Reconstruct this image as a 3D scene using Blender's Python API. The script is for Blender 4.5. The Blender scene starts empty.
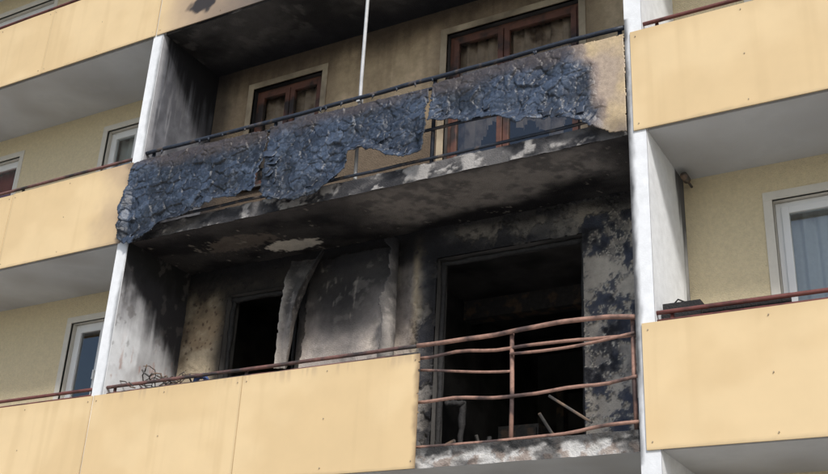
import bpy, numpy as np, math, random
from mathutils import Vector, Matrix
random.seed(4)
H=2.8; D=1.08; PH=1.024
XL,XR=0.11,5.95          # inner faces of the centre bay
# ------------------------------------------------------------ numeric helpers
_T=np.random.RandomState(7).rand(8,256,256)
def vn(x,y,s=0):
    x=np.asarray(x,float);y=np.asarray(y,float)
    ix=np.floor(x).astype(int);iy=np.floor(y).astype(int);fx=x-ix;fy=y-iy
    fx=fx*fx*(3-2*fx);fy=fy*fy*(3-2*fy);T=_T[s%8]
    g=lambda a,b:T[(a)&255,(b)&255]
    return (g(ix,iy)*(1-fx)+g(ix+1,iy)*fx)*(1-fy)+(g(ix,iy+1)*(1-fx)+g(ix+1,iy+1)*fx)*fy
def fbm(x,y,o=5,s=0):
    a=0;w=.5;t=0
    for i in range(o):
        a=a+w*vn(x*2**i+17.3*i+s*31.7,y*2**i-9.1*i+s*12.9,s+i);t+=w;w*=.55
    return a/t
def ridge(x,y,o=4,s=0):
    a=0;w=.5;t=0
    for i in range(o):
        n=1-np.abs(2*vn(x*2.1**i+7.3*i+s*11.7,y*2.1**i-9.1*i+s*2.9,s+i)-1);a=a+w*n*n;t+=w;w*=.55
    return a/t
def ss(a,b,x):
    t=np.clip((x-a)/(b-a),0,1);return t*t*(3-2*t)
def C(*c): return np.array(c,float)
def mix(a,b,t):
    t=np.clip(t,0,1)[...,None];return a*(1-t)+b*t
def full(x,c): return np.zeros(x.shape+(3,))+np.array(c)
def voro(x,y,s=0):
    ix=np.floor(x).astype(int);iy=np.floor(y).astype(int)
    d1=np.full(x.shape,9.);d2=np.full(x.shape,9.);cid=np.zeros(x.shape);cx=np.zeros(x.shape);cy=np.zeros(x.shape);cid2=np.zeros(x.shape)
    for a in (-1,0,1):
        for b in (-1,0,1):
            jx=(ix+a)&255;jy=(iy+b)&255
            px=ix+a+_T[s%8][jx,jy];py=iy+b+_T[(s+1)%8][jx,jy]
            d=np.hypot(x-px,y-py);m=d<d1
            d2=np.where(m,d1,np.minimum(d2,d));cid=np.where(m,_T[(s+2)%8][jx,jy],cid);cid2=np.where(m,_T[(s+3)%8][jx,jy],cid2)
            cx=np.where(m,x-px,cx);cy=np.where(m,y-py,cy);d1=np.where(m,d,d1)
    return d1,d2,cid,cid2,cx,cy
def psd(x,y,P):
    """signed distance, negative inside"""
    d=np.full(x.shape,1e9);ins=np.zeros(x.shape,bool);n=len(P)
    for i in range(n):
        ax,ay=P[i];bx,by=P[(i+1)%n];ex,ey=bx-ax,by-ay
        t=np.clip(((x-ax)*ex+(y-ay)*ey)/(ex*ex+ey*ey+1e-12),0,1)
        d=np.minimum(d,np.hypot(x-ax-t*ex,y-ay-t*ey))
        c=((ay>y)!=(by>y))&(x<(bx-ax)*(y-ay)/((by-ay) if abs(by-ay)>1e-9 else 1e-9)+ax)
        ins^=c
    return np.where(ins,-d,d)
# ------------------------------------------------------------ materials
def nt(name):
    m=bpy.data.materials.new(name);m.use_nodes=True;t=m.node_tree
    return m,t,t.nodes['Principled BSDF']
def mat(name,col=None,rough=.7,var=.12,scale=6,bump=.2,bscale=60,bdist=.004,metal=0,spec=.4,col2=None,c2scale=4,c2t=(.5,.6)):
    m,t,b=nt(name);N=t.nodes;L=t.links
    tc=N.new('ShaderNodeTexCoord')
    if col is None:
        a=N.new('ShaderNodeAttribute');a.attribute_name='Col';src=a.outputs['Color']
    else:
        a=N.new('ShaderNodeRGB');a.outputs[0].default_value=(*col,1);src=a.outputs[0]
    if col2 is not None:
        n=N.new('ShaderNodeTexNoise');n.inputs['Scale'].default_value=c2scale;n.inputs['Detail'].default_value=4
        L.new(tc.outputs['Object'],n.inputs['Vector'])
        r=N.new('ShaderNodeMapRange');r.inputs['From Min'].default_value=c2t[0];r.inputs['From Max'].default_value=c2t[1]
        L.new(n.outputs['Fac'],r.inputs['Value'])
        x=N.new('ShaderNodeMix');x.data_type='RGBA';L.new(r.outputs[0],x.inputs['Factor']);L.new(src,x.inputs['A']);x.inputs['B'].default_value=(*col2,1)
        src=x.outputs['Result']
    n=N.new('ShaderNodeTexNoise');n.inputs['Scale'].default_value=scale;n.inputs['Detail'].default_value=4;n.inputs['Roughness'].default_value=.65
    L.new(tc.outputs['Object'],n.inputs['Vector'])
    r=N.new('ShaderNodeMapRange');r.inputs['From Min'].default_value=.25;r.inputs['From Max'].default_value=.75
    r.inputs['To Min'].default_value=1-var;r.inputs['To Max'].default_value=1+var*.6
    L.new(n.outputs['Fac'],r.inputs['Value'])
    v=N.new('ShaderNodeVectorMath');v.operation='SCALE';L.new(src,v.inputs[0]);L.new(r.outputs[0],v.inputs['Scale'])
    L.new(v.outputs[0],b.inputs['Base Color'])
    b.inputs['Roughness'].default_value=rough;b.inputs['Metallic'].default_value=metal
    b.inputs['Specular IOR Level'].default_value=spec
    if bump>0:
        n2=N.new('ShaderNodeTexNoise');n2.inputs['Scale'].default_value=bscale;n2.inputs['Detail'].default_value=2
        L.new(tc.outputs['Object'],n2.inputs['Vector'])
        bp=N.new('ShaderNodeBump');bp.inputs['Strength'].default_value=bump;bp.inputs['Distance'].default_value=bdist
        L.new(n2.outputs['Fac'],bp.inputs['Height']);L.new(bp.outputs[0],b.inputs['Normal'])
    return m
M={}
M['wall']=mat('plaster_soot',None,.85,.20,14,.9,70,.009,spec=.2)
M['panel']=mat('fibre_cement_panel',None,.6,.05,2.2,.12,120,.002,spec=.3)
M['conc']=mat('painted_concrete',None,.8,.12,9,.35,70,.004,spec=.25)
M['foam']=mat('blistered_char',None,.40,.30,26,.6,120,.005,spec=.5)
M['flake']=mat('char_flake',(.045,.062,.095),.45,.4,9,.5,110,.004,spec=.5,col2=(.016,.019,.026),c2scale=5,c2t=(.45,.6))
M['plaster']=mat('scratch_plaster',(.71,.61,.41),.9,.12,30,1,85,.010,spec=.15)
M['band']=mat('smooth_plaster_band',(.68,.65,.58),.8,.08,8,.15,60,spec=.2)
M['bandsoot']=mat('sooty_plaster_band',(.46,.38,.27),.85,.2,5,.2,60,spec=.2,col2=(.14,.11,.08),c2scale=2,c2t=(.42,.72))
M['under']=mat('slab_underside',(.55,.56,.57),.85,.10,3,.3,40,.004,spec=.2,col2=(.45,.45,.45),c2scale=1.5,c2t=(.45,.65))
M['white']=mat('white_paint',(.80,.82,.84),.75,.08,4,.2,50,.003,spec=.3)
M['pvc']=mat('white_window_frame',(.82,.83,.83),.35,.03,3,0)
M['wood']=mat('brown_window_frame',(.15,.068,.047),.45,.3,12,.2,60,col2=(.04,.03,.026),c2scale=4,c2t=(.47,.62))
M['char']=mat('charred_wood',(.025,.024,.024),.8,.5,20,.9,60,.008)
M['sootroom']=mat('sooted_room_wall',(.10,.095,.09),.9,.4,3,.3,30,.008,col2=(.028,.028,.028),c2scale=1.4,c2t=(.42,.62))
M['charlt']=mat('charred_metal_grey',(.09,.085,.08),.7,.4,20,.5,60,.004,col2=(.20,.14,.10),c2scale=7)
M['railred']=mat('red_brown_rail_paint',(.17,.06,.05),.45,.2,20,.15,60,col2=(.10,.04,.035),c2scale=6)
M['railrust']=mat('rusted_rail',(.36,.21,.16),.75,.35,25,.5,120,.003,col2=(.09,.06,.055),c2scale=4,c2t=(.49,.62))
M['railblack']=mat('charred_rail',(.030,.038,.055),.5,.4,25,.6,90,.005,col2=(.11,.09,.08),c2scale=9,c2t=(.55,.65))
M['railmix']=mat('scorched_rail',(.20,.10,.085),.6,.35,25,.4,90,.003,col2=(.045,.04,.04),c2scale=3.5,c2t=(.44,.58))
M['pole']=mat('grey_pole',(.52,.53,.54),.5,.2,8,.1,60)
M['room']=mat('room_wall',(.45,.43,.4),.9,.1,3,0)
M['curtain']=mat('white_curtain',(.72,.72,.7),.9,.08,20,.1,90)
M['curtred']=mat('red_cloth',(.4,.03,.03),.9,.1,20,.1,90)
M['curtburn']=mat('burnt_curtain',(.72,.66,.58),.9,.3,8,.3,90,col2=(.24,.20,.17),c2scale=3,c2t=(.5,.62))
M['blue']=mat('blue_cloth',(.06,.10,.25),.8,.3,20,.4,60)
M['screw']=mat('screw_head',(.34,.28,.20),.5,.1,8,0)
M['asphalt']=mat('asphalt',(.06,.06,.062),.9,.2,3,.6,80,.006)
M['paving']=mat('concrete_paving',(.40,.39,.37),.9,.15,4,.3,30,.005)
M['grass']=mat('lawn',(.07,.10,.035),.95,.35,2,.8,40,.03)
def glass(name,tint=(.8,.85,.85),add=.06):
    m=bpy.data.materials.new(name);m.use_nodes=True;t=m.node_tree;N=t.nodes;L=t.links
    for n in list(N):N.remove(n)
    o=N.new('ShaderNodeOutputMaterial');x=N.new('ShaderNodeMixShader');f=N.new('ShaderNodeFresnel');f.inputs[0].default_value=1.55
    mm=N.new('ShaderNodeMath');mm.operation='MULTIPLY_ADD';mm.inputs[1].default_value=1.5;mm.inputs[2].default_value=add;mm.use_clamp=True
    tr=N.new('ShaderNodeBsdfTransparent');tr.inputs[0].default_value=(*tint,1);g=N.new('ShaderNodeBsdfGlossy');g.inputs['Roughness'].default_value=.03
    g.inputs['Color'].default_value=(.9,.9,.9,1)
    L.new(f.outputs[0],mm.inputs[0]);L.new(mm.outputs[0],x.inputs[0]);L.new(tr.outputs[0],x.inputs[1]);L.new(g.outputs[0],x.inputs[2]);L.new(x.outputs[0],o.inputs[0])
    return m
M['glass']=glass('window_glass')
M['glasssoot']=glass('sooty_glass',(.75,.7,.65),.04)
# ------------------------------------------------------------ object helpers
def link(o,parent=None):
    bpy.context.scene.collection.objects.link(o)
    if parent is not None:o.parent=parent
    return o
def empty(name,loc=(0,0,0)):
    o=bpy.data.objects.new(name,None);o.location=(0,0,0);return link(o)
class MB:
    def __init__(s):s.v=[];s.f=[];s.m=[]
    def quad(s,a,b,c,d,m=0):
        n=len(s.v);s.v+=[a,b,c,d];s.f.append((n,n+1,n+2,n+3));s.m.append(m)
    def box(s,x0,x1,y0,y1,z0,z1,m=0):
        n=len(s.v)
        s.v+=[(x,y,z) for z in(z0,z1) for y in(y0,y1) for x in(x0,x1)]
        for q in((0,2,3,1),(4,5,7,6),(0,1,5,4),(2,6,7,3),(0,4,6,2),(1,3,7,5)):
            s.f.append(tuple(n+i for i in q));s.m.append(m)
    def tube(s,P,r,n=10,m=0,cap=True):
        P=[Vector(p) for p in P];R=r if isinstance(r,(list,tuple)) else [r]*len(P);rings=[]
        up=Vector((0.13,0.21,1)).normalized()
        for i,p in enumerate(P):
            t=(P[min(i+1,len(P)-1)]-P[max(i-1,0)]).normalized()
            a=t.cross(up)
            if a.length<.3:a=t.cross(Vector((1,0,0)))
            a.normalize();b=t.cross(a);k=len(s.v)
            for j in range(n):
                w=2*math.pi*j/n;s.v.append(tuple(p+R[i]*(math.cos(w)*a+math.sin(w)*b)))
            rings.append(k)
        for i in range(len(rings)-1):
            for j in range(n):
                j2=(j+1)%n;s.f.append((rings[i]+j,rings[i]+j2,rings[i+1]+j2,rings[i+1]+j));s.m.append(m)
        if cap:
            s.f.append(tuple(rings[0]+j for j in range(n))[::-1]);s.m.append(m)
            s.f.append(tuple(rings[-1]+j for j in range(n)));s.m.append(m)
    def build(s,name,mats,parent=None,smooth=False,bevel=0):
        me=bpy.data.meshes.new(name);me.from_pydata(s.v,[],s.f)
        for m in (mats if isinstance(mats,list) else [mats]):me.materials.append(M[m])
        me.polygons.foreach_set('material_index',s.m)
        if smooth:me.polygons.foreach_set('use_smooth',[True]*len(s.f))
        me.update();o=link(bpy.data.objects.new(name,me),parent)
        if bevel:
            b=o.modifiers.new('bevel','BEVEL');b.width=bevel;b.segments=2;b.limit_method='ANGLE'
        return o
def lines(a,b,res,brk=()):
    pts=sorted(set([a,b]+[p for p in brk if a<p<b]));out=[]
    for i in range(len(pts)-1):
        n=max(1,int(round((pts[i+1]-pts[i])/res)));out+=list(np.linspace(pts[i],pts[i+1],n+1)[:-1])
    return np.array(out+[pts[-1]])
def sheet(name,us,vs,place,colfn,m,keep=None,disp=None,parent=None,solid=0,smooth=True):
    U,V=np.meshgrid(us,vs,indexing='ij');h=disp(U,V) if disp is not None else np.zeros(U.shape)
    co=np.stack(place(U,V,h),-1).reshape(-1,3);nu,nv=U.shape
    I=np.arange(nu*nv).reshape(nu,nv);F=np.stack([I[:-1,:-1],I[1:,:-1],I[1:,1:],I[:-1,1:]],-1).reshape(-1,4)
    if keep is not None:
        uc=(U[:-1,:-1]+U[1:,1:])/2;vc=(V[:-1,:-1]+V[1:,1:])/2;F=F[keep(uc,vc).reshape(-1)]
    col=colfn(U,V).reshape(-1,3)
    used,inv=np.unique(F,return_inverse=True);F=inv.reshape(F.shape);co=co[used];col=col[used]
    me=bpy.data.meshes.new(name);me.vertices.add(len(co));me.vertices.foreach_set('co',co.ravel())
    me.loops.add(F.size);me.loops.foreach_set('vertex_index',F.ravel().astype(np.int32))
    me.polygons.add(len(F));me.polygons.foreach_set('loop_start',np.arange(len(F),dtype=np.int32)*4)
    me.update(calc_edges=True)
    me.polygons.foreach_set('use_smooth',[smooth]*len(F))
    a=me.color_attributes.new('Col','FLOAT_COLOR','POINT');a.data.foreach_set('color',np.concatenate([col,np.ones((len(col),1))],1).ravel().astype(np.float32))
    me.materials.append(M[m]);me.validate();o=link(bpy.data.objects.new(name,me),parent)
    if solid:
        s=o.modifiers.new('thick','SOLIDIFY');s.thickness=solid;s.offset=0
    return o
def inholes(x,z,holes):
    r=np.zeros(x.shape,bool)
    for a,b,c,d in holes:r|=(x>a)&(x<b)&(z>c)&(z<d)
    return r
# ------------------------------------------------------------ colours
PAN=C(.75,.572,.33);WHT=C(.80,.82,.84);BLK=C(.012,.012,.014);SLATE=C(.055,.062,.085)
def holes_for(b,k):
    x0=6*b;w=(.73,1.78);d=(3.50,5.10)
    if b%2:w=(6-w[1],6-w[0]);d=(6-d[1],6-d[0])
    return [(x0+w[0],x0+w[1],k*H+1.02,k*H+2.44),(x0+d[0],x0+d[1],k*H+.22,k*H+2.44)]
def dist_holes(x,z,holes):
    d=np.full(x.shape,9.)
    for a,b,c,e in holes:
        dx=np.maximum(np.maximum(a-x,x-b),0);dz=np.maximum(np.maximum(c-z,z-e),0);d=np.minimum(d,np.hypot(dx,dz))
    return d
def islands(x,z):
    wx=x+.06*(fbm(x*7,z*7,3,6)-.5);wz=z+.06*(fbm(x*7+3,z*7,3,7)-.5)
    g=fbm(wx*5.5,wz*4.5,5,2);g2=fbm(x*22,z*22,4,3)
    return g*.70+g2*.30+.012
def smoke_centre(x,z):
    f=fbm(x*3,z*3,6,1);g=fbm(x*9,z*9,5,2);st=fbm(x*16,z*1.5,4,6)
    sm=mix(full(x,(.62,.54,.47)),C(.48,.42,.38),ss(.4,.6,f))
    u=z+.7*(f-.5)+.30*np.exp(-((x-2.42)/.40)**2)+.15*(st-.5)
    sm=mix(sm,C(.24,.22,.21),ss(1.50,2.10,u)*.85)
    sm=mix(sm,C(.055,.052,.052),ss(1.90,2.5,u))
    sm=mix(sm,C(.030,.028,.028),(1-ss(.0,.50,np.hypot((x-2.35)*1.0,(z-2.15)*.6)+.3*(f-.5)))*.8)
    sm=mix(sm,C(.20,.185,.17),ss(.60,.68,g)*.4)
    return mix(sm,C(.30,.27,.24),ss(.66,.72,st)*ss(.5,.6,g)*.5)
def col_wall_burnt(x,z):      # centre bay, k=0
    f=fbm(x*3,z*3,6,1);g=fbm(x*9,z*9,5,2);isl=islands(x,z)
    pl=full(x,(.54,.45,.32))
    c=mix(pl,C(.34,.26,.17),ss(.42,.65,f))
    d1,d2,ci,cj,_,_=voro(x*13,z*13,2)
    c=mix(c,C(.10,.06,.045),(d1<.30*ci)*(f>.42)*.7)
    dark=mix(full(x,SLATE*1.2),BLK*1.8,ss(.42,.68,f))
    mot=mix(dark,C(.16,.155,.155),ss(.40,.50,isl)*.5)
    rim=np.exp(-((isl-.520)/.012)**2)
    mot=mix(mot,C(.66,.61,.52),rim*.9)
    mot=mix(mot,mix(full(x,(.52,.47,.40)),C(.25,.23,.21),ss(.45,.62,f)),ss(.53,.56,isl))
    smooth=mix(full(x,(.21,.20,.19)),C(.05,.05,.057),ss(.35,.60,fbm(x*2.4,z*5,5,6)))
    smooth=mix(smooth,C(.42,.39,.35),ss(.55,.60,isl)*.65)
    d1,d2,_,_,_,_=voro(x*5+.6*f,z*7+.6*g,3);smooth=mix(smooth,BLK,(1-ss(.0,.05,d2-d1))*.5)
    mot=mix(mot,smooth,(1-ss(4.95,5.15,x))*.75)
    c=mix(c,mot,ss(3.2,3.35,x+.2*(f-.5)))
    ctr=ss(1.72,1.80,x)*(1-ss(3.18,3.28,x))
    c=mix(c,smoke_centre(x,z),ctr)
    hd=dist_holes(x,z,holes_for(0,0))
    c=mix(c,BLK*1.3,ss(2.10,2.62,z+.35*(f-.5))*(1-.62*ss(3.2,4.0,x))*.96)
    c=mix(c,BLK*1.2,ss(2.58,2.76,z+.2*(f-.5))*.85)
    c=mix(c,BLK,(1-ss(.0,.24,hd+.18*(f-.45)))*.92*(1-.6*ss(4.,5.2,x)))
    c=mix(c,BLK,(1-ss(.11,.40,x+.3*(g-.5)))*.75*ss(1.1,2.1,z))
    return c
def disp_burnt(x,z):
    g2=fbm(x*26,z*26,4,3);isl=islands(x,z)
    return .020*(1-ss(.515,.54,isl))*ss(3.1,3.3,x)+.008*(1-ss(.54,.58,isl))*(1-ss(1.6,1.8,x))+.008*(g2-.5)
def col_wall_smoke(x,z):      # centre bay k=1
    zz=z-H;f=fbm(x*1.6,z*1.6,5,1);st=fbm(x*14,z*1.2,4,4)
    c=mix(full(x,(.64,.49,.32)),C(.46,.35,.22),ss(.4,.65,f))
    c=mix(c,C(.34,.25,.16),ss(.55,.72,st)*.35)
    hd=dist_holes(x,z,holes_for(0,1))
    c=mix(c,C(.06,.045,.037),ss(2.28,2.78,zz+.3*(f-.5)+.12*(st-.5))*.9)
    c=mix(c,C(.06,.045,.038),(1-ss(1.1,1.7,zz+.4*(f-.5)))*.8)  # wall colour darker towards the bottom, behind the panel gaps
    c=mix(c,C(.11,.08,.06),(1-ss(.0,.40,hd+.2*(f-.4)))*.6)
    return mix(c,BLK*2,(1-ss(.1,.8,x+.4*(f-.5)))*.85)
def col_panel(x,z):
    f=fbm(x*.9,z*1.2,4,3);s=fbm(x*9,z*.6,3,4)
    c=mix(full(x,PAN),PAN*C(.93,.91,.88),ss(.42,.62,f))
    c=mix(c,PAN*C(.84,.81,.76),ss(.58,.80,s)*.35)
    zz=(z/H)%1*H
    c=mix(c,PAN*C(.76,.73,.68),ss(PH-.16,PH+.02,zz+.14*(s-.5))*.35)
    c=mix(c,PAN*.55,(1-ss(.0,.03,zz+.025*(s-.5)))*.6)
    e=np.minimum((x+.01)%1.99,1.99-(x+.01)%1.99)
    return mix(c,PAN*.6,(1-ss(.0,.02,e))*.4)
def col_panel_k0(x,z):
    c=col_panel(x,z);g=fbm(x*9,z*9,5,5);st=fbm(x*16,z*1.6,4,2)
    c=mix(c,C(.46,.34,.22),ss(.52,.68,st)*ss(.88,1.02,z+.08*(g-.5))*.5)
    return mix(c,C(.20,.13,.08),ss(3.90,3.97,x+.07*(g-.5))*.65)
def col_panel_leftscorch(x,z):
    c=col_panel(x,z);f=fbm(x*3,z*3,5,5)
    c=mix(c,C(.36,.26,.19),ss(-.55,-.0,x+.5*(f-.5))*.7)
    return mix(c,C(.06,.05,.05),ss(-.14,.02,x+.3*(f-.5))*.8)
def col_panel_top(x,z):       # k=2 centre
    c=col_panel(x,z);f=fbm(x*1.7,z*2.2,6,5);g=fbm(x*6,z*5,5,2)
    t=ss(.35,1.6,x+.8*(f-.5))
    c=mix(c,C(.38,.28,.21),ss(-.1,.6,x+.4*(f-.5))*.7)
    c=mix(c,C(.12,.105,.10),t*.88)
    p=np.hypot((x-.75)/.24,(z-5.86)/.13)+1.4*(g-.5)
    return mix(c,BLK*2,(1-ss(.75,1.1,p))*.95)
def col_under_k1(x,y):
    f=fbm(x*1.6,y*3,6,1);g=fbm(x*8,y*8,5,2);g2=fbm(x*22,y*22,4,3)
    c=mix(full(x,(.048,.044,.042)),C(.014,.013,.014),ss(.36,.62,f))
    lt=ss(2.6,3.5,x+.8*(f-.5))*(1-ss(.55,.92,y+.45*(f-.5)+.12*(x-4.6)))*ss(.0,.12,y)*(1-ss(5.4,5.85,x))
    c=mix(c,mix(full(x,(.30,.27,.24)),C(.16,.145,.135),ss(.4,.65,g)),lt*.88)
    c=mix(c,C(.10,.09,.088),ss(.3,.0,y+.2*(g-.5))*.5)
    p=((x-1.78)/.40)**2+((y-.83)/.14)**2+1.6*(g-.5)+1.2*(g2-.5)
    c=mix(c,C(.60,.55,.47),1-ss(.85,1.0,p))
    p=((x-1.2)/.5)**2+((y-.55)/.2)**2+2*(g-.5)+1.4*(g2-.5)
    c=mix(c,C(.20,.165,.135),(1-ss(.6,1.0,p))*.5)
    return mix(c,C(.36,.32,.27),ss(.68,.72,g2*.5+g*.5)*.5)
def col_under_k2(x,y):
    f=fbm(x*1.0,y*1.4,5,4);g=fbm(x*6,y*6,5,2)
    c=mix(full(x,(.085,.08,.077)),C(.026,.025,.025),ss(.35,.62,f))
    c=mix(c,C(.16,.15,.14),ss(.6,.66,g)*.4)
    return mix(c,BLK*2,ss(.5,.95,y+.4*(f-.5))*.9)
def col_div_k0(y,z):          # left divider inner face
    f=fbm(y*3,z*2.4,6,1);g=fbm(y*14,z*5,5,2);st=fbm(y*22,z*1.3,4,6)
    c=mix(full(y,WHT*.9),C(.55,.545,.55),ss(.42,.66,f)*.7)
    t=z-1.05+.95*(y-.2)+.8*(f-.5)
    c=mix(c,C(.28,.275,.285),ss(.40,.95,t+.4*(st-.5))*.75)
    c=mix(c,C(.036,.035,.038),ss(.85,1.4,t+.5*(st-.5)))
    c=mix(c,C(.02,.02,.02),ss(2.35,2.6,z+.4*(g-.5))*.95)
    c=mix(c,C(.34,.16,.11),ss(.62,.72,g)*(1-ss(1.3,1.9,z))*.6)
    return mix(c,C(.12,.11,.105),ss(.63,.71,fbm(y*9,z*7,4,4))*ss(1.2,1.8,z)*.5)
def col_div_k1(y,z):
    f=fbm(y*3,z*2.4,6,3);st=fbm(y*24,z*1.5,4,6);zz=z-H
    c=mix(full(y,(.18,.185,.205)),C(.10,.102,.115),ss(.4,.65,f))
    c=mix(c,C(.34,.34,.36),ss(.55,.68,st)*(1-ss(.3,.8,y))*.5)
    c=mix(c,BLK*1.5,ss(1.8,2.6,zz+.9*(st-.5)+.5*(y-.5)))
    return mix(c,C(.46,.46,.48),(1-ss(.02,.12,y+.12*(f-.5)))*.8)
def col_div_right(y,z):       # right divider outer face: nearly clean
    zz=z%H;f=fbm(y*4,z*2.4,6,3);st=fbm(y*20,z*2,4,6)
    c=mix(full(y,WHT),WHT*.9,ss(.45,.7,f)*.5)
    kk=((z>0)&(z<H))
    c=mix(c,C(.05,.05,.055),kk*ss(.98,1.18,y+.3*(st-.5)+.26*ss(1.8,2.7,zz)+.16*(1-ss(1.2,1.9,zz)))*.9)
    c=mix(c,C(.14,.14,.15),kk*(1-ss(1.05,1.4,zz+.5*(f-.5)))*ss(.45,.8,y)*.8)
    return c
def col_col(x,z):             # front edge of dividers next to the fire
    f=fbm(x*6,z*1.6,4,2);g=fbm(x*30,z*9,4,4)
    c=mix(full(x,WHT),WHT*.88,ss(.4,.7,f)*.6)
    right=x>3
    e=np.where(right,5.95-x,x-.11)*-1
    burn=((z>-.1)&(z<4.0)&right)|((z>2.9)&(z<5.7)&~right)|((z>0.9)&(z<2.8)&~right)
    s=(1-ss(.0,.065,e+.09*(f-.42)+.03*(g-.5)))*np.where(right,.95,.6)
    return mix(c,C(.04,.04,.042),s*burn)
# ------------------------------------------------------------ building
bld=empty('apartment_building')
BAYS=range(-2,3);KS=range(-1,5);X0,X1=-12,18
Yw=lambda Y:(lambda u,v,h:(u,Y-h,v))
plain=MB();reveal=MB();rsoot=MB();under=MB();slab=MB();rooms=MB();burnroom=MB();divs=MB();band=MB();bandS=MB();sill=MB()
def rev(mb,h):
    a,b,c,d=h;y0,y1=D,D+.22
    mb.quad((a,y0,c),(a,y1,c),(a,y1,d),(a,y0,d));mb.quad((b,y0,c),(b,y0,d),(b,y1,d),(b,y1,c))
    mb.quad((a,y0,d),(a,y1,d),(b,y1,d),(b,y0,d));mb.quad((a,y0,c),(b,y0,c),(b,y1,c),(a,y1,c))
def bandbox(mb,h,w=.08,p=.014):
    a,b,c,d=h
    mb.box(a-w,a,D-p,D+.03,c,d);mb.box(b,b+w,D-p,D+.03,c,d);mb.box(a-w,b+w,D-p,D+.03,d,d+w)
def fillwall(mb,xa,xb,za,zb,hs,Y):
    xs=lines(xa,xb,9,[h[0] for h in hs]+[h[1] for h in hs]);zs=lines(za,zb,9,[h[2] for h in hs]+[h[3] for h in hs])
    for i in range(len(xs)-1):
        for j in range(len(zs)-1):
            cx=(xs[i]+xs[i+1])/2;cz=(zs[j]+zs[j+1])/2
            if not any(h[0]<cx<h[1] and h[2]<cz<h[3] for h in hs):
                mb.quad((xs[i],Y,zs[j]),(xs[i+1],Y,zs[j]),(xs[i+1],Y,zs[j+1]),(xs[i],Y,zs[j+1]))
for k in KS:
    for b in BAYS:
        hs=holes_for(b,k);xa,xb=6*b+.11,6*b+5.95;za,zb=k*H+.17,k*H+H
        burnt=(b==0 and k in(0,1))
        if burnt:
            brx=[h[i] for h in hs for i in(0,1)];brz=[h[i] for h in hs for i in(2,3)];r=.011 if k==0 else .02
            sheet('burnt_back_wall' if k==0 else 'smoke_stained_back_wall',lines(xa,xb,r,brx),lines(za,zb,r,brz),Yw(D),
                  col_wall_burnt if k==0 else col_wall_smoke,'wall',keep=lambda x,z,hs=hs:~inholes(x,z,hs),disp=disp_burnt if k==0 else None,parent=bld)
            for h in hs: rev(rsoot,h)
            if k==1:
                for h in hs: bandbox(bandS,h)
        else:
            fillwall(plain,xa,xb,za,zb,hs,D)
            for h in hs: rev(reveal,h);bandbox(band,h)
        for h in hs:
            if h[1]-h[0]<1.3 and not(burnt and k==0): sill.box(h[0]-.04,h[1]+.04,D-.05,D+.1,h[2]-.035,h[2]-.003)
        mb=burnroom if burnt else rooms
        xm=6*b+(2.7 if b%2==0 else 3.3);y0,y1=D+.22,D+4.3
        for (p,q) in((6*b+.04,xm-.05),(xm+.05,6*b+5.96)):
            A=[(p,y0,za),(q,y0,za),(q,y1,za),(p,y1,za)];B=[(v[0],v[1],zb-.01) for v in A]
            mb.quad(*A[::-1]);mb.quad(*B);mb.quad(A[3],A[2],B[2],B[3]);mb.quad(A[0],A[3],B[3],B[0]);mb.quad(A[1],B[1],B[2],A[2])
        fillwall(mb,6*b+.04,6*b+5.96,za,zb-.01,hs,D+.22)
    for b in BAYS:
        xa,xb=6*b+.11,6*b+5.95
        if b==0 and k in(0,1,2):
            if k==0: slab.box(xa,xb,.06,D+.2,k*H+.003,k*H+.17)
        else: slab.box(xa,xb,.045,D+.2,k*H,k*H+.17)
plain.build('plaster_walls','plaster',bld);reveal.build('window_reveals','band',bld);rsoot.build('sooty_reveals','sootroom',bld)
band.build('window_surrounds','band',bld,bevel=.003);bandS.build('sooty_window_surrounds','bandsoot',bld,bevel=.003)
sill.build('window_sills','charlt',bld,bevel=.003)
rooms.build('rooms','room',bld);burnroom.build('burnt_rooms','sootroom',bld);slab.build('balcony_slabs','under',bld,bevel=.006)
Pz=lambda z:(lambda u,v,h:(u,v,z-h))
ys=lines(.045,D+.02,.014)
sheet('burnt_slab_underside',lines(XL,XR,.014),ys,Pz(H),col_under_k1,'wall',disp=lambda x,y:.012*(fbm(x*7,y*7,5,2)-.5),parent=bld)
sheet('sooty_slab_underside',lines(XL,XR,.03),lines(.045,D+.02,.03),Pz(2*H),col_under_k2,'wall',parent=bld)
def col_edge(x,z):
    f=fbm(x*3,z*5,5,2);g=fbm(x*8,z*12,5,3)
    c=mix(full(x,(.13,.125,.125)),C(.04,.04,.044),ss(.4,.6,f))
    w=ss(.54,.66,g+.10*np.exp(-((x-3.9)/.7)**2)-.10*ss(5.0,5.6,x)-.08*(1-ss(1.5,2.8,x)))
    return mix(c,C(.44,.42,.40),w*.75)
sheet('burnt_slab_edge',lines(XL,XR,.012),lines(H,H+.17,.012),Yw(.045),col_edge,'wall',disp=lambda x,z:.012*ss(.45,.6,fbm(x*8,z*12,5,3)),parent=bld)
sheet('slab_edge_upper',lines(XL,XR,.05),lines(2*H,2*H+.17,.05),Yw(.045),col_edge,'wall',parent=bld)
sl=MB();sl.quad((XL,.045,H+.17),(XR,.045,H+.17),(XR,D+.02,H+.17),(XL,D+.02,H+.17));sl.quad((XL,.045,2*H+.17),(XR,.045,2*H+.17),(XR,D,2*H+.17),(XL,D,2*H+.17))
sl.build('burnt_slab_top','charlt',bld)
def col_edge0(x,z):
    f=fbm(x*4,z*8,5,2);g=fbm(x*12,z*12,5,3)
    c=mix(full(x,(.56,.55,.53)),C(.34,.325,.31),ss(.4,.6,f))
    c=mix(c,C(.24,.16,.115),ss(.54,.64,g)*.6)
    return mix(c,C(.04,.04,.04),ss(.075,.14,z+.12*(g-.5))*.9+ss(.50,.62,f)*.65)
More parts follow.
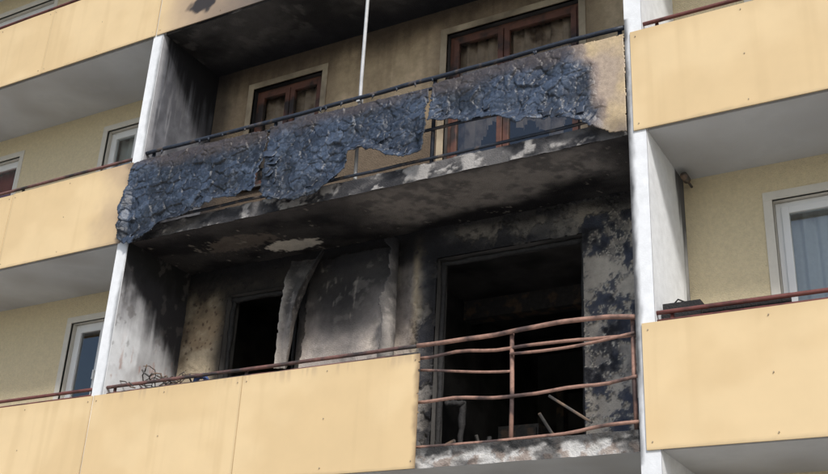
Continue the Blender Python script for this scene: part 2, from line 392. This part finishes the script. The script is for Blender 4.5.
sheet('peeled_slab_edge',lines(XL,XR,.014),lines(0.0,.175,.012),Yw(.035),col_edge0,'wall',disp=lambda x,z:.012*ss(.45,.6,fbm(x*12,z*12,5,3)),parent=bld)
for i in range(-2,4):
    x=6*i
    divs.box(x-.05+.002,x+.11-.002,.008,D+.21,-3.6,14)
divs.build('balcony_dividers','white',bld,bevel=.006)
Px=lambda X:(lambda u,v,h:(X+h,u,v))
sheet('divider_soot_face',lines(.01,D,.014),lines(.17,H,.014),Px(.112),col_div_k0,'conc',disp=lambda y,z:.004*fbm(y*9,z*7,4,4),parent=bld)
sheet('divider_smoke_face',lines(.01,D,.014),lines(H+.17,2*H,.014),Px(.112),col_div_k1,'conc',parent=bld)
sheet('divider_white_face',lines(.01,D,.016),lines(-2.63,3*H,.016),Px(6.112),col_div_right,'conc',parent=bld)
for xa in(-.05,5.95):
    sheet('divider_front_edge',lines(xa,xa+.16,.012),lines(-2.8,8.4,.02),Yw(.004),col_col,'conc',parent=bld)
body=MB();Yb=D+4.4
body.box(X0-.05,X1+.11,Yb,Yb+5,-3.6,14.2);body.box(X0-.2,X1+.26,.05,Yb+5.1,14.003,14.35)
body.quad((X0-.05,D,-3.6),(X0-.05,Yb,-3.6),(X0-.05,Yb,14),(X0-.05,D,14));body.quad((X1+.11,D,-3.6),(X1+.11,Yb,-3.6),(X1+.11,Yb,14),(X1+.11,D,14))
body.build('building_body','plaster',bld)
pl=MB();pl.box(X0-.05,X1+.11,D-.02,D+.25,-3.7,-2.63);pl.build('plinth','charlt',bld)
# ------------------------------------------------------------ parapet panels
def panelset(k,b,idx,colfn,res):
    par=bld;sc=MB()
    for j in idx:
        a=6*b+1.99*j+.004;e=6*b+(1.99*(j+1)-.004 if j<2 else 5.985)
        tl=random.uniform(-.004,.004);off=random.uniform(0,.004);brk=(b==0 and k==0 and j==1)
        sheet('parapet_panel',lines(a,e,res),lines(k*H,k*H+PH,res),lambda u,v,h:(u,-.004-off-h,v+tl*(u-a)),colfn,'panel',
              keep=(lambda x,z:x<3.978-.03*fbm(x*2,z*14,4,3)) if brk else None,
              disp=lambda x,z:.008*(vn(x*1.2,z*1.2,3)-.5),parent=par,solid=.012,smooth=False)
        for zz in(.06,PH*.5,PH-.06):
            for xx in(a+.05,(a+e)/2,e-.05):
                if zz==PH*.5 and xx!=(a+e)/2:continue
                sc.tube([(xx,-.018,k*H+zz),(xx,-.009,k*H+zz)],.0055,8)
    sc.build('panel_screws','screw',par)
for k in KS:
    for b in BAYS:
        if b==0 and k==1:continue
        near=(b in(-1,0,1) and k in(0,1,2))
        fn=col_panel;idx=(0,1,2);res=.02
        if b==0 and k==0:fn=col_panel_k0;idx=(0,1);res=.012
        if b==-1 and k==1:fn=col_panel_leftscorch
        if b==0 and k==2:fn=col_panel_top
        if near:panelset(k,b,idx,fn,res)
        else:panelset(k,b,(0,1,2),col_panel,.12)
# ------------------------------------------------------------ blistered panels
P1=[(.02,3.80),(.24,3.815),(.95,3.81),(1.93,3.79),(1.93,3.04),(1.66,3.00),(1.32,3.03),(1.05,2.93),(.71,2.87),(.43,2.77),(.22,2.73),(.06,2.75),(.0,2.84)]
P2=[(1.98,3.80),(2.5,3.82),(3.93,3.77),(3.94,3.02),(3.80,3.01),(3.63,3.06),(3.45,3.12),(3.20,3.28),(3.05,3.24),(3.04,3.05),(2.82,2.90),(2.45,2.84),(2.27,2.82),(2.12,2.89),(1.99,3.01)]
P3=[(3.98,3.81),(4.91,3.84),(5.945,3.82),(5.945,2.81),(5.80,2.83),(5.60,2.95),(5.35,3.08),(4.92,3.12),(4.71,3.22),(4.39,3.28),(3.97,3.40)]
def mkfoam(P,sd,clean):
    def warp(x,z,a=.13):
        return x+a*(fbm(x*4,z*4,4,sd)-.5)+a*.35*(fbm(x*16,z*16,3,sd+2)-.5),z+a*(fbm(x*4+9,z*4,4,sd+1)-.5)+a*.35*(fbm(x*16+5,z*16,3,sd+3)-.5)
    def amt(x,z):
        if not clean:return np.ones(x.shape)
        f=fbm(x*2.5,z*2.5,5,3);return 1-ss(5.45,5.85,x+.4*(f-.5)+.22*ss(3.45,3.85,z))
    def hgt(x,z):
        wx,wz=warp(x,z)
        r=ridge(wx*2.0,wz*2.6,3,sd)
        d1,d2,ci,cj,cx,cz=voro(wx*6.5,wz*8.5,sd);lip=ss(.0,.07,d2-d1)
        h=.034*r+(.012*ci+.020*(cz*(cj-.6)*2+cx*(ci-.5)*1.6))*(.3+.7*lip)
        d1,d2,ci2,cj2,cx,cz=voro(wx*17+3,wz*21,sd+2);e2=ss(0,.12,d2-d1)
        h=h+.007*(cz*(cj2-.6)*2+cx*(ci2-.5)*2)+.003*e2+.006*(fbm(x*36,z*36,3,sd)-.5)
        return h,lip,e2,ci,ci2,r
    def disp(x,z):
        h=hgt(x,z)[0];d=-psd(x,z,P);low=1-ss(3.2,3.6,z)
        bow=.07*(fbm(x*1.3,z*.9,3,sd+3)-.5)+.055*(1-ss(.0,.12,d))*low*fbm(x*3,z*3,2,sd)*2
        top=ss(3.70,3.82,z)
        return .012+(h*(1-.4*top)+bow*(1-top))*amt(x,z)
    def col(x,z):
        h,e1,e2,ci,ci2,r=hgt(x,z);f=fbm(x*2.2,z*2.2,4,sd);g=fbm(x*20,z*20,4,sd+2)
        c=mix(full(x,(.018,.026,.043)),C(.070,.096,.146),ss(.2,.95,ci*.35+ci2*.35+.45*r))  # blue-grey on raised plates: sky reflection painted into the char colour
        c=mix(c,C(.014,.017,.023),ss(.46,.62,f)*.75)
        c=mix(c,C(.17,.205,.265),ss(.58,.72,g)*.30)  # pale bluish highlights painted on
        c=mix(c,C(.006,.007,.009),(1-e1)*.85);c=mix(c,C(.009,.011,.015),(1-e2)*.5)
        t=ss(3.60,3.80,z+.25*(f-.5));c=mix(c,C(.072,.058,.054),t*.8)
        if clean:
            cl=mix(full(x,PAN*.74),C(.42,.33,.25),ss(.35,.65,f));a=amt(x,z)
            cl=mix(cl,C(.24,.185,.155),ss(.0,.3,a)*.85)
            cl=mix(cl,C(.07,.055,.05),(1-ss(2.83,3.05,z+.2*(f-.5)))*.6)
            c=mix(cl,c,ss(.1,.9,a+.12*(g-.5)))
        return c
    xs=[p[0] for p in P];zs=[p[1] for p in P]
    def keep(x,z):
        d=psd(x,z,P);return d+(.11*(fbm(x*7,z*6,5,sd)-.5)+.025*(fbm(x*34,z*34,3,sd+1)-.5))*ss(3.75,3.6,z)*(0.15+.85*amt(x,z))+.010*(fbm(x*40,z*40,2,sd)-.5)<0
    o=sheet('burnt_parapet_panel',lines(min(xs)-.03,max(xs)+.02,.0075),lines(min(zs)-.04,max(zs)+.02,.0075),lambda u,v,h:(u,.0-h,v),col,'foam',keep=keep,disp=disp,solid=.008,smooth=True)
    rs=random.Random(sd);mb=MB();cnt=0
    while cnt<(16 if not clean else 9):
        x=rs.uniform(min(xs)+.05,max(xs)-.05);z=rs.uniform(min(zs)+.02,3.5)
        X=np.array([x]);Z=np.array([z])
        d0=psd(X,Z,P)[0]
        if d0>-.02 or d0<-.16 or amt(X,Z)[0]<.7:continue
        cnt+=1;y=-float(disp(X,Z)[0])-.002;s=rs.uniform(.03,.06);asp=rs.uniform(.8,1.8);a=rs.uniform(-.5,.5);cu=rs.uniform(.1,.5);tw=rs.uniform(-.2,.2)
        n=6;R=[[1+rs.uniform(-.25,.25) for _ in range(n)] for _ in range(n)];b0=len(mb.v)
        for i in range(n):
            for j in range(n):
                u=(i/(n-1)-.5)*2;v=(j/(n-1));w=(1-.35*v*abs(u))*R[0][j]
                px=u*s*asp*w*.8;pz=-v*s*1.5*(R[i][0]*.3+.7);out=-(v**2)*s*cu*1.3-.004+tw*px
                qx=px*math.cos(a)-pz*math.sin(a);qz=px*math.sin(a)+pz*math.cos(a)
                mb.v.append((x+qx,y+out,z+qz+s*.5))
        for i in range(n-1):
            for j in range(n-1):
                k0=b0+i*n+j;mb.f.append((k0,k0+n,k0+n+1,k0+1));mb.m.append(0)
    fl=mb.build('loose_flakes','flake',o,smooth=True)
    sm=fl.modifiers.new('t','SOLIDIFY');sm.thickness=.004
mkfoam(P1,1,False);mkfoam(P2,3,False);mkfoam(P3,5,True)
# ------------------------------------------------------------ railings
def wob(x,a,s): return a*(float(vn(x*.9+s*3.1,s*7.7,s))-.5)+a*.4*(float(vn(x*3+s,s,s+1))-.5)
def railing(xa,xb,k,zs,m,warp=0,posts=None,r=.019,name='balcony_railing',Y=.055):
    mb=MB();z0=k*H;n=max(2,int((xb-xa)/.12))
    for i,z in enumerate(zs):
        pts=[(x,Y+wob(x,warp*.8,i+1)+(0 if i!=1 else .012),z0+z+wob(x,warp,i+3)) for x in np.linspace(xa,xb,n)]
        mb.tube(pts,r if i==0 else r*.72,10)
    for p in (posts if posts is not None else [xa+.12,(xa+xb)/2-1,(xa+xb)/2+1,xb-.08]):
        mb.tube([(p,Y+.03,z0+.14),(p+wob(p,warp*.5,2),Y+.03+wob(p,warp*.5,4),z0+.6),(p,Y+.03,z0+zs[0]+.01)],r*.9,10)
    return mb.build(name,m,None,smooth=True)
STD=(1.12,1.055,.60,.20)
for k in KS:
    for b in BAYS:
        xa,xb=6*b+.11,6*b+5.95
        if b==0 and k==0:
            railing(xa,3.9,0,(1.115,1.05,.60,.2),'railmix',.012,[.2,1.95])
            railing(3.9,xb,0,(1.12,1.0,.60,.22),'railrust',.10,[4.82,5.9],r=.021)
            continue
        if b==0 and k==1: railing(xa,xb,1,(1.14,1.03,.55,.23),'railblack',.03,[.2,1.96,3.94,5.88],r=.023);continue
        railing(xa,xb,k,STD,'railmix' if (b,k) in((-1,1),(0,2)) else 'railred',0)
mb=MB();mb.tube([(x,.06+.02*math.sin(x*3),.84+.06*math.sin(x*2.2)) for x in np.linspace(3.95,4.82,9)],.012,8);mb.tube([(x,.05,.93+.05*(x-4.82)/1.1-.03*math.sin((x-4.82)*2.8)) for x in np.linspace(4.82,5.93,12)],.013,8)
mb.build('bent_rail_bar','railrust',None,True)
mb=MB()
for i in range(17):
    x=random.uniform(.3,5.7);z=2*H-1.66-.02;l=random.uniform(.015,.055)
    mb.tube([(x,.045,z+.01),(x+random.uniform(-.01,.01),.04,z-l*.5),(x+random.uniform(-.012,.012),.042,z-l)],[.016,.009,.003],6)
mb.build('melted_drips','railblack',None,True)
# ------------------------------------------------------------ windows
def frame(mb,x0,x1,z0,z1,y,w=.06,d=.07,m=0):
    mb.box(x0,x0+w,y,y+d,z0,z1,m);mb.box(x1-w,x1,y,y+d,z0,z1,m)
    mb.box(x0+w,x1-w,y,y+d,z0,z0+w,m);mb.box(x0+w,x1-w,y,y+d,z1-w,z1,m)
def curtain(x0,x1,z0,z1,y,m,par,amp=.025,jag=0,seed=0):
    sheet('curtain',lines(x0,x1,.015),lines(z0,z1,.05),lambda u,v,h:(u,y+h,v),lambda x,z:full(x,(.5,.5,.5)),m,
        keep=(lambda x,z:z>z0+jag*fbm(x*3,x*0+seed,4,seed)) if jag else None,
        disp=lambda x,z:amp*np.sin(x*42+2*fbm(x*2,z,2,seed))+.01*np.sin(x*97),parent=par)
def window(h,kind,fm='pvc',gm='glass',cur='curtain',split=None,jag=0,seed=0,cy=.16):
    x0,x1,z0,z1=h;e=empty(kind);mb=MB();y=D+.085;g=.004
    frame(mb,x0+g,x1-g,z0+g,z1-g,y,.055,.07)
    xs=[x0+.05]+([split] if split else [(x0+x1)/2])+[x1-.05]
    gl=MB()
    for i in range(len(xs)-1):
        a,c=xs[i]+.006,xs[i+1]-.006
        frame(mb,a,c,z0+.055,z1-.055,y-.018,.065,.06)
        gl.quad((a+.06,y+.01,z0+.1),(c-.06,y+.01,z0+.1),(c-.06,y+.01,z1-.1),(a+.06,y+.01,z1-.1))
        mb.box(c-.05,c-.03,y-.05,y-.019,(z0+z1)/2-.06,(z0+z1)/2+.06)
    mb.build('frame',fm,e,bevel=.004);gl.build('glass_pane',gm,e)
    if cur:curtain(x0+.05,x1-.05,z0+.1,z1-.05,y+cy,cur,e,jag=jag,seed=seed)
    return e
for k in KS:
    for b in BAYS:
        hs=holes_for(b,k)
        if b==0 and k in(0,1):continue
        for h in hs:
            dr=h[1]-h[0]>1.3
            cur='curtain' if (b*3+k*5+dr)%3 else None
            if b==-1 and k==1 and dr:cur='curtred'
            if b==1 and k==0:cur='curtain'
            window(h,'balcony_door' if dr else 'window',split=(h[0]+h[1])/2 if dr else None,cur=cur,seed=k+3)
h1,h2=holes_for(0,1)
window(h1,'smoke_stained_window','wood','glasssoot','curtburn',jag=.5,seed=2,cy=.12)
window(h2,'smoke_stained_balcony_door','wood','glasssoot','curtburn',split=4.18,jag=2.0,seed=4,cy=.12)
for h,nm in((holes_for(0,0)[0],'burnt_window_frame'),(holes_for(0,0)[1],'burnt_door_frame')):
    x0,x1,z0,z1=h;mb=MB();y=D+.09
    def cb(p,q,r):
        n=14;P=[];R=[]
        for i in range(n):
            t=i/(n-1);P.append(tuple(p[j]*(1-t)+q[j]*t+random.uniform(-.006,.006) for j in range(3)));R.append(r*random.uniform(.65,1.15))
        mb.tube(P,R,7)
    cb((x0+.03,y,z0),(x0+.03,y,z1),.035);cb((x1-.03,y,z0),(x1-.03,y,z1),.035);cb((x0,y,z1-.03),(x1,y,z1-.03),.035);cb((x0,y,z0+.02),(x1,y,z0+.02),.03)
    if x1-x0<1.3: cb((x1-.1,y+.02,z0),(x1-.12,y+.02,z1-.1),.02)
    else:
        cb((3.72,y+.1,.2),(3.73,y+.12,.95),.035);cb((3.56,y+.05,.93),(3.75,y+.1,.92),.03);cb((4.05,y+.02,.2),(4.06,y+.06,.55),.03)
    mb.build(nm,'char',None,smooth=True)
ins=MB()
ins.box(3.1,3.2,5.2,5.36,.17,2.2);ins.box(4.0,4.1,5.2,5.36,.17,2.2);ins.box(3.1,4.1,5.2,5.36,2.2,2.3)
ins.box(3.3,3.8,3.0,3.5,.17,1.15);ins.box(3.32,3.78,2.97,3.0,.25,.62);ins.box(3.32,3.78,2.97,3.0,.66,1.1)
for i in range(9): 
    x=random.uniform(3,5.6);y=random.uniform(1.6,4);ins.tube([(x,y,.2),(x+random.uniform(-.5,.5),y+random.uniform(-.3,.3),random.uniform(.3,1.0))],.018,6)
ins.box(2.76,5.9,3.1,3.3,2.55,2.79)
ins.build('burnt_furniture','charlt',None)
# ------------------------------------------------------------ curled wall covering
def strip(name,path,width,curl,seed,wav=.03):
    ts=np.array([p[0] for p in path]);P=np.array([p[1:] for p in path],float)
    W=np.array(width,float);Cv=np.array(curl,float)
    def place(u,v,h):
        cx=[np.interp(v,ts,P[:,i]) for i in range(3)]
        w=np.interp(v,ts,W);c=np.interp(v,ts,Cv);n=fbm(u*3+seed,v*9,4,seed)
        s=(u-.5)*w*(1+.35*(n-.5));ang=c*(u-.2)+.3*(fbm(u*2,v*3,2,seed)-.5)
        x=cx[0]+s*np.cos(ang*.8);y=cx[1]-.01-abs(s)*np.abs(np.sin(ang))-wav*n+wav*.4*(vn(v*10,u*3,seed)-.5);z=cx[2]+.03*(n-.5)
        return x,y,z
    def col(u,v):
        f=fbm(u*2.2,v*4,5,seed);g=fbm(u*9,v*24,4,seed+1)
        c=mix(full(u,(.27,.25,.235)),C(.095,.09,.087),ss(.38,.62,f));c=mix(c,C(.42,.385,.35),ss(.60,.70,g)*.4)
        c=mix(c,C(.036,.034,.033),(1-ss(.0,.14,1-u+.2*(g-.5)))*.85)
        c=mix(c,C(.50,.47,.43),(1-ss(.0,.14,u+.12*(g-.5)))*.7*ss(.1,.4,v))
        c=mix(c,C(.42,.37,.33),ss(.55,1.,v+.2*(f-.5))*.5)
        return mix(c,BLK*2,(1-ss(.0,.40,v+.2*(f-.5)))*.85)
    def keep(u,v): 
        e=np.minimum(u,1-u);return (e+.16*(fbm(u*2+5,v*13,4,seed)-.36)>0)
    return sheet(name,lines(0,1,.025),lines(0,1,.008),place,col,'wall',keep=keep,solid=.008)
strip('peeled_wall_covering',[(0,2.0,D-.07,2.66),(.25,1.95,D-.12,2.38),(.6,1.86,D-.15,2.0),(1,1.76,D-.12,1.40)],[.60,.50,.38,.22],[1.0,1.4,1.6,1.2],2)
# one wide warped sheet hanging off the wall, its right edge rolled outward
def wide_place(s,z,h):        # s : arc length from the left edge
    t=(2.70-z)/1.8
    xl=1.88;flat=1.10+.10*t;R=.10+.07*t
    n=fbm(s*3,z*3,4,2)
    a=np.clip((s-flat)/R,0,4.2)
    x=xl+np.minimum(s,flat)+R*np.sin(a);y=D-.035-.05*t-.14*t*s*.7-R*(1-np.cos(a))-.035*(n-.5)-.02*vn(s*2,z*5,3)
    return x,y,z+.02*(n-.5)
def wide_col(s,z):
    t=(2.70-z)/1.8;f=fbm(s*3,z*4,5,5);g=fbm(s*10,z*10,4,2)
    c=smoke_centre(1.88+s*.9,z)
    e=ss(1.02,1.18,s+.06*(f-.5))
    gr=mix(full(s,(.29,.27,.25)),C(.10,.095,.09),ss(.38,.62,f));gr=mix(gr,C(.42,.38,.35),ss(.58,.70,g)*.4)
    gr=mix(gr,BLK*2,(1-ss(.05,.45,t+.2*(f-.5)))*.85)
    c=mix(c,gr,e*.85)
    c=mix(c,BLK*2,ss(1.44,1.56,s+.08*(g-.5))*.8)
    return mix(c,BLK*2,ss(2.42,2.60,z+.2*(f-.5))*.9)
def wide_keep(s,z):
    t=(2.70-z)/1.8
    return (s<1.38+.26*t-.20*(fbm(s*2,z*5,4,3)-.4))&(s>.03*fbm(s*2,z*9,3,1)*2)&(z<2.72-.10*fbm(s*4,z*2,3,6))
sheet('peeled_wall_covering',lines(0,1.8,.013),lines(.9,2.74,.013),wide_place,wide_col,'wall',keep=wide_keep,solid=.007)
# ------------------------------------------------------------ small things
mb=MB();mb.tube([(3.05,.10,2.97),(3.03,.10,4.2),(3.03,.10,5.6)],.019,12)
mb.box(3.0,3.06,.06,.13,5.5,5.597);mb.box(3.02,3.06,.05,.12,3.9,3.96);mb.build('vertical_pole','pole',None,smooth=False)
mb=MB()
for i in range(30):
    x=random.uniform(.25,1.0);y=random.uniform(.15,.5);z=random.uniform(1.05,1.2)
    P=[];a=random.uniform(0,6.28)
    for j in range(7):
        P.append((x,y,z));a+=random.uniform(-.9,.9);x+=.07*math.cos(a);y+=.05*math.sin(a);z+=random.uniform(-.05,.07)
        z=min(z,1.38-.18*abs(x-.4))
    mb.tube(P,random.choice((.005,.007,.010)),6)
for x in(.25,.95):
    mb.tube([(x,.25,.17),(x+.05,.4,1.1)],.012,8);mb.tube([(x,.6,.17),(x-.03,.4,1.1)],.012,8)
mb.build('burnt_drying_rack','charlt',None,True)
mb=MB();mb.tube([(1.25,.12,1.02),(1.31,.10,1.12),(1.38,.11,1.13),(1.46,.12,1.04)],[.02,.035,.03,.02],8);mb.build('blue_cloth','blue',None,True)
mb=MB();mb.box(6.14,6.45,.13,.34,.75,1.22);mb.box(6.47,7.15,.10,.125,.70,1.16)
mb.tube([(6.2,.2,1.22),(6.25,.2,1.27),(6.34,.2,1.22)],.008,6)
mb.build('charred_box_and_board','char',None,bevel=.01)  # dark box and burnt board behind the rail
mb=MB();mb.tube([(5.0,.9,.2),(4.85,.6,.55)],.014,8);mb.tube([(3.7,.5,.2),(4.1,.45,.33)],.016,8);mb.tube([(4.2,.4,.19),(4.7,.7,.2)],.02,8)
mb.tube([(5.05,.35,.62),(5.45,.30,.34)],.012,8)
for i in range(90):
    x=random.uniform(2,5.8);y=random.uniform(.05,1);s=random.uniform(.015,.06);mb.box(x,x+s*1.5,y,y+s,.172,.172+s)
mb.build('fire_debris','charlt',None)
mb=MB();mb.tube([(6.19,.93,2.72),(6.19,.82,2.72)],.035,16);mb.tube([(6.19,.82,2.72),(6.19,.815,2.72)],.02,16);mb.tube([(6.19,.93,2.72),(6.19,1.09,2.72)],.012,8);mb.build('round_wall_fitting','charlt',None,True)  # small round fitting of unknown use in the upper back corner
# ------------------------------------------------------------ ground
g=MB();g.quad((-400,-400,-3.6),(400,-400,-3.6),(400,400,-3.6),(-400,400,-3.6));g.build('ground','grass')
g=MB();g.box(-60,60,-10.5,.9,-3.7,-3.55);g.build('pavement','paving',bevel=.01)
g=MB();g.quad((-60,-16,-3.596),(60,-16,-3.596),(60,-10.52,-3.596),(-60,-10.52,-3.596));g.build('road','asphalt')
g=MB();g.box(-60,60,-45,-16,-3.7,-3.5);g.build('bounce_pavement','paving',bevel=.01)  # unseen pale plaza, made large to bounce light up under the slabs
# ------------------------------------------------------------ light, sky, camera
az=math.radians(142);el=math.radians(43)
w=bpy.data.worlds.new('World');bpy.context.scene.world=w;w.use_nodes=True;T=w.node_tree
s=T.nodes.new('ShaderNodeTexSky');s.sky_type='NISHITA';s.sun_disc=False;s.sun_elevation=el;s.sun_rotation=az
s.air_density=1.0;s.dust_density=2.0
T.links.new(s.outputs[0],T.nodes['Background'].inputs[0]);T.nodes['Background'].inputs[1].default_value=.145
sd=Vector((math.sin(az)*math.cos(el),math.cos(az)*math.cos(el),math.sin(el)))
l=bpy.data.lights.new('sun','SUN');l.energy=3.0;l.angle=math.radians(8);l.color=(1,.965,.91)
o=link(bpy.data.objects.new('sun',l));o.rotation_euler=sd.to_track_quat('Z','Y').to_euler()
yaw,pit,rol=-.5363,.4229,.05231
f=Vector((math.sin(yaw)*math.cos(pit),math.cos(yaw)*math.cos(pit),math.sin(pit)))
r0=Vector((math.cos(yaw),-math.sin(yaw),0));u0=r0.cross(f)
r=r0*math.cos(rol)+u0*math.sin(rol);u=-r0*math.sin(rol)+u0*math.cos(rol)
cd=bpy.data.cameras.new('camera');cam=link(bpy.data.objects.new('camera',cd))
R=Matrix((r,u,-f)).transposed().to_4x4();R.translation=Vector((8.5775,-7.97614,-1.99463));cam.matrix_world=R
cd.sensor_width=36;cd.sensor_fit='HORIZONTAL';cd.lens=1083.1/828*36;cd.clip_end=2000;cd.clip_start=.05
sc=bpy.context.scene;sc.camera=cam
sc.view_settings.view_transform='Standard';sc.view_settings.look='None';sc.view_settings.exposure=0
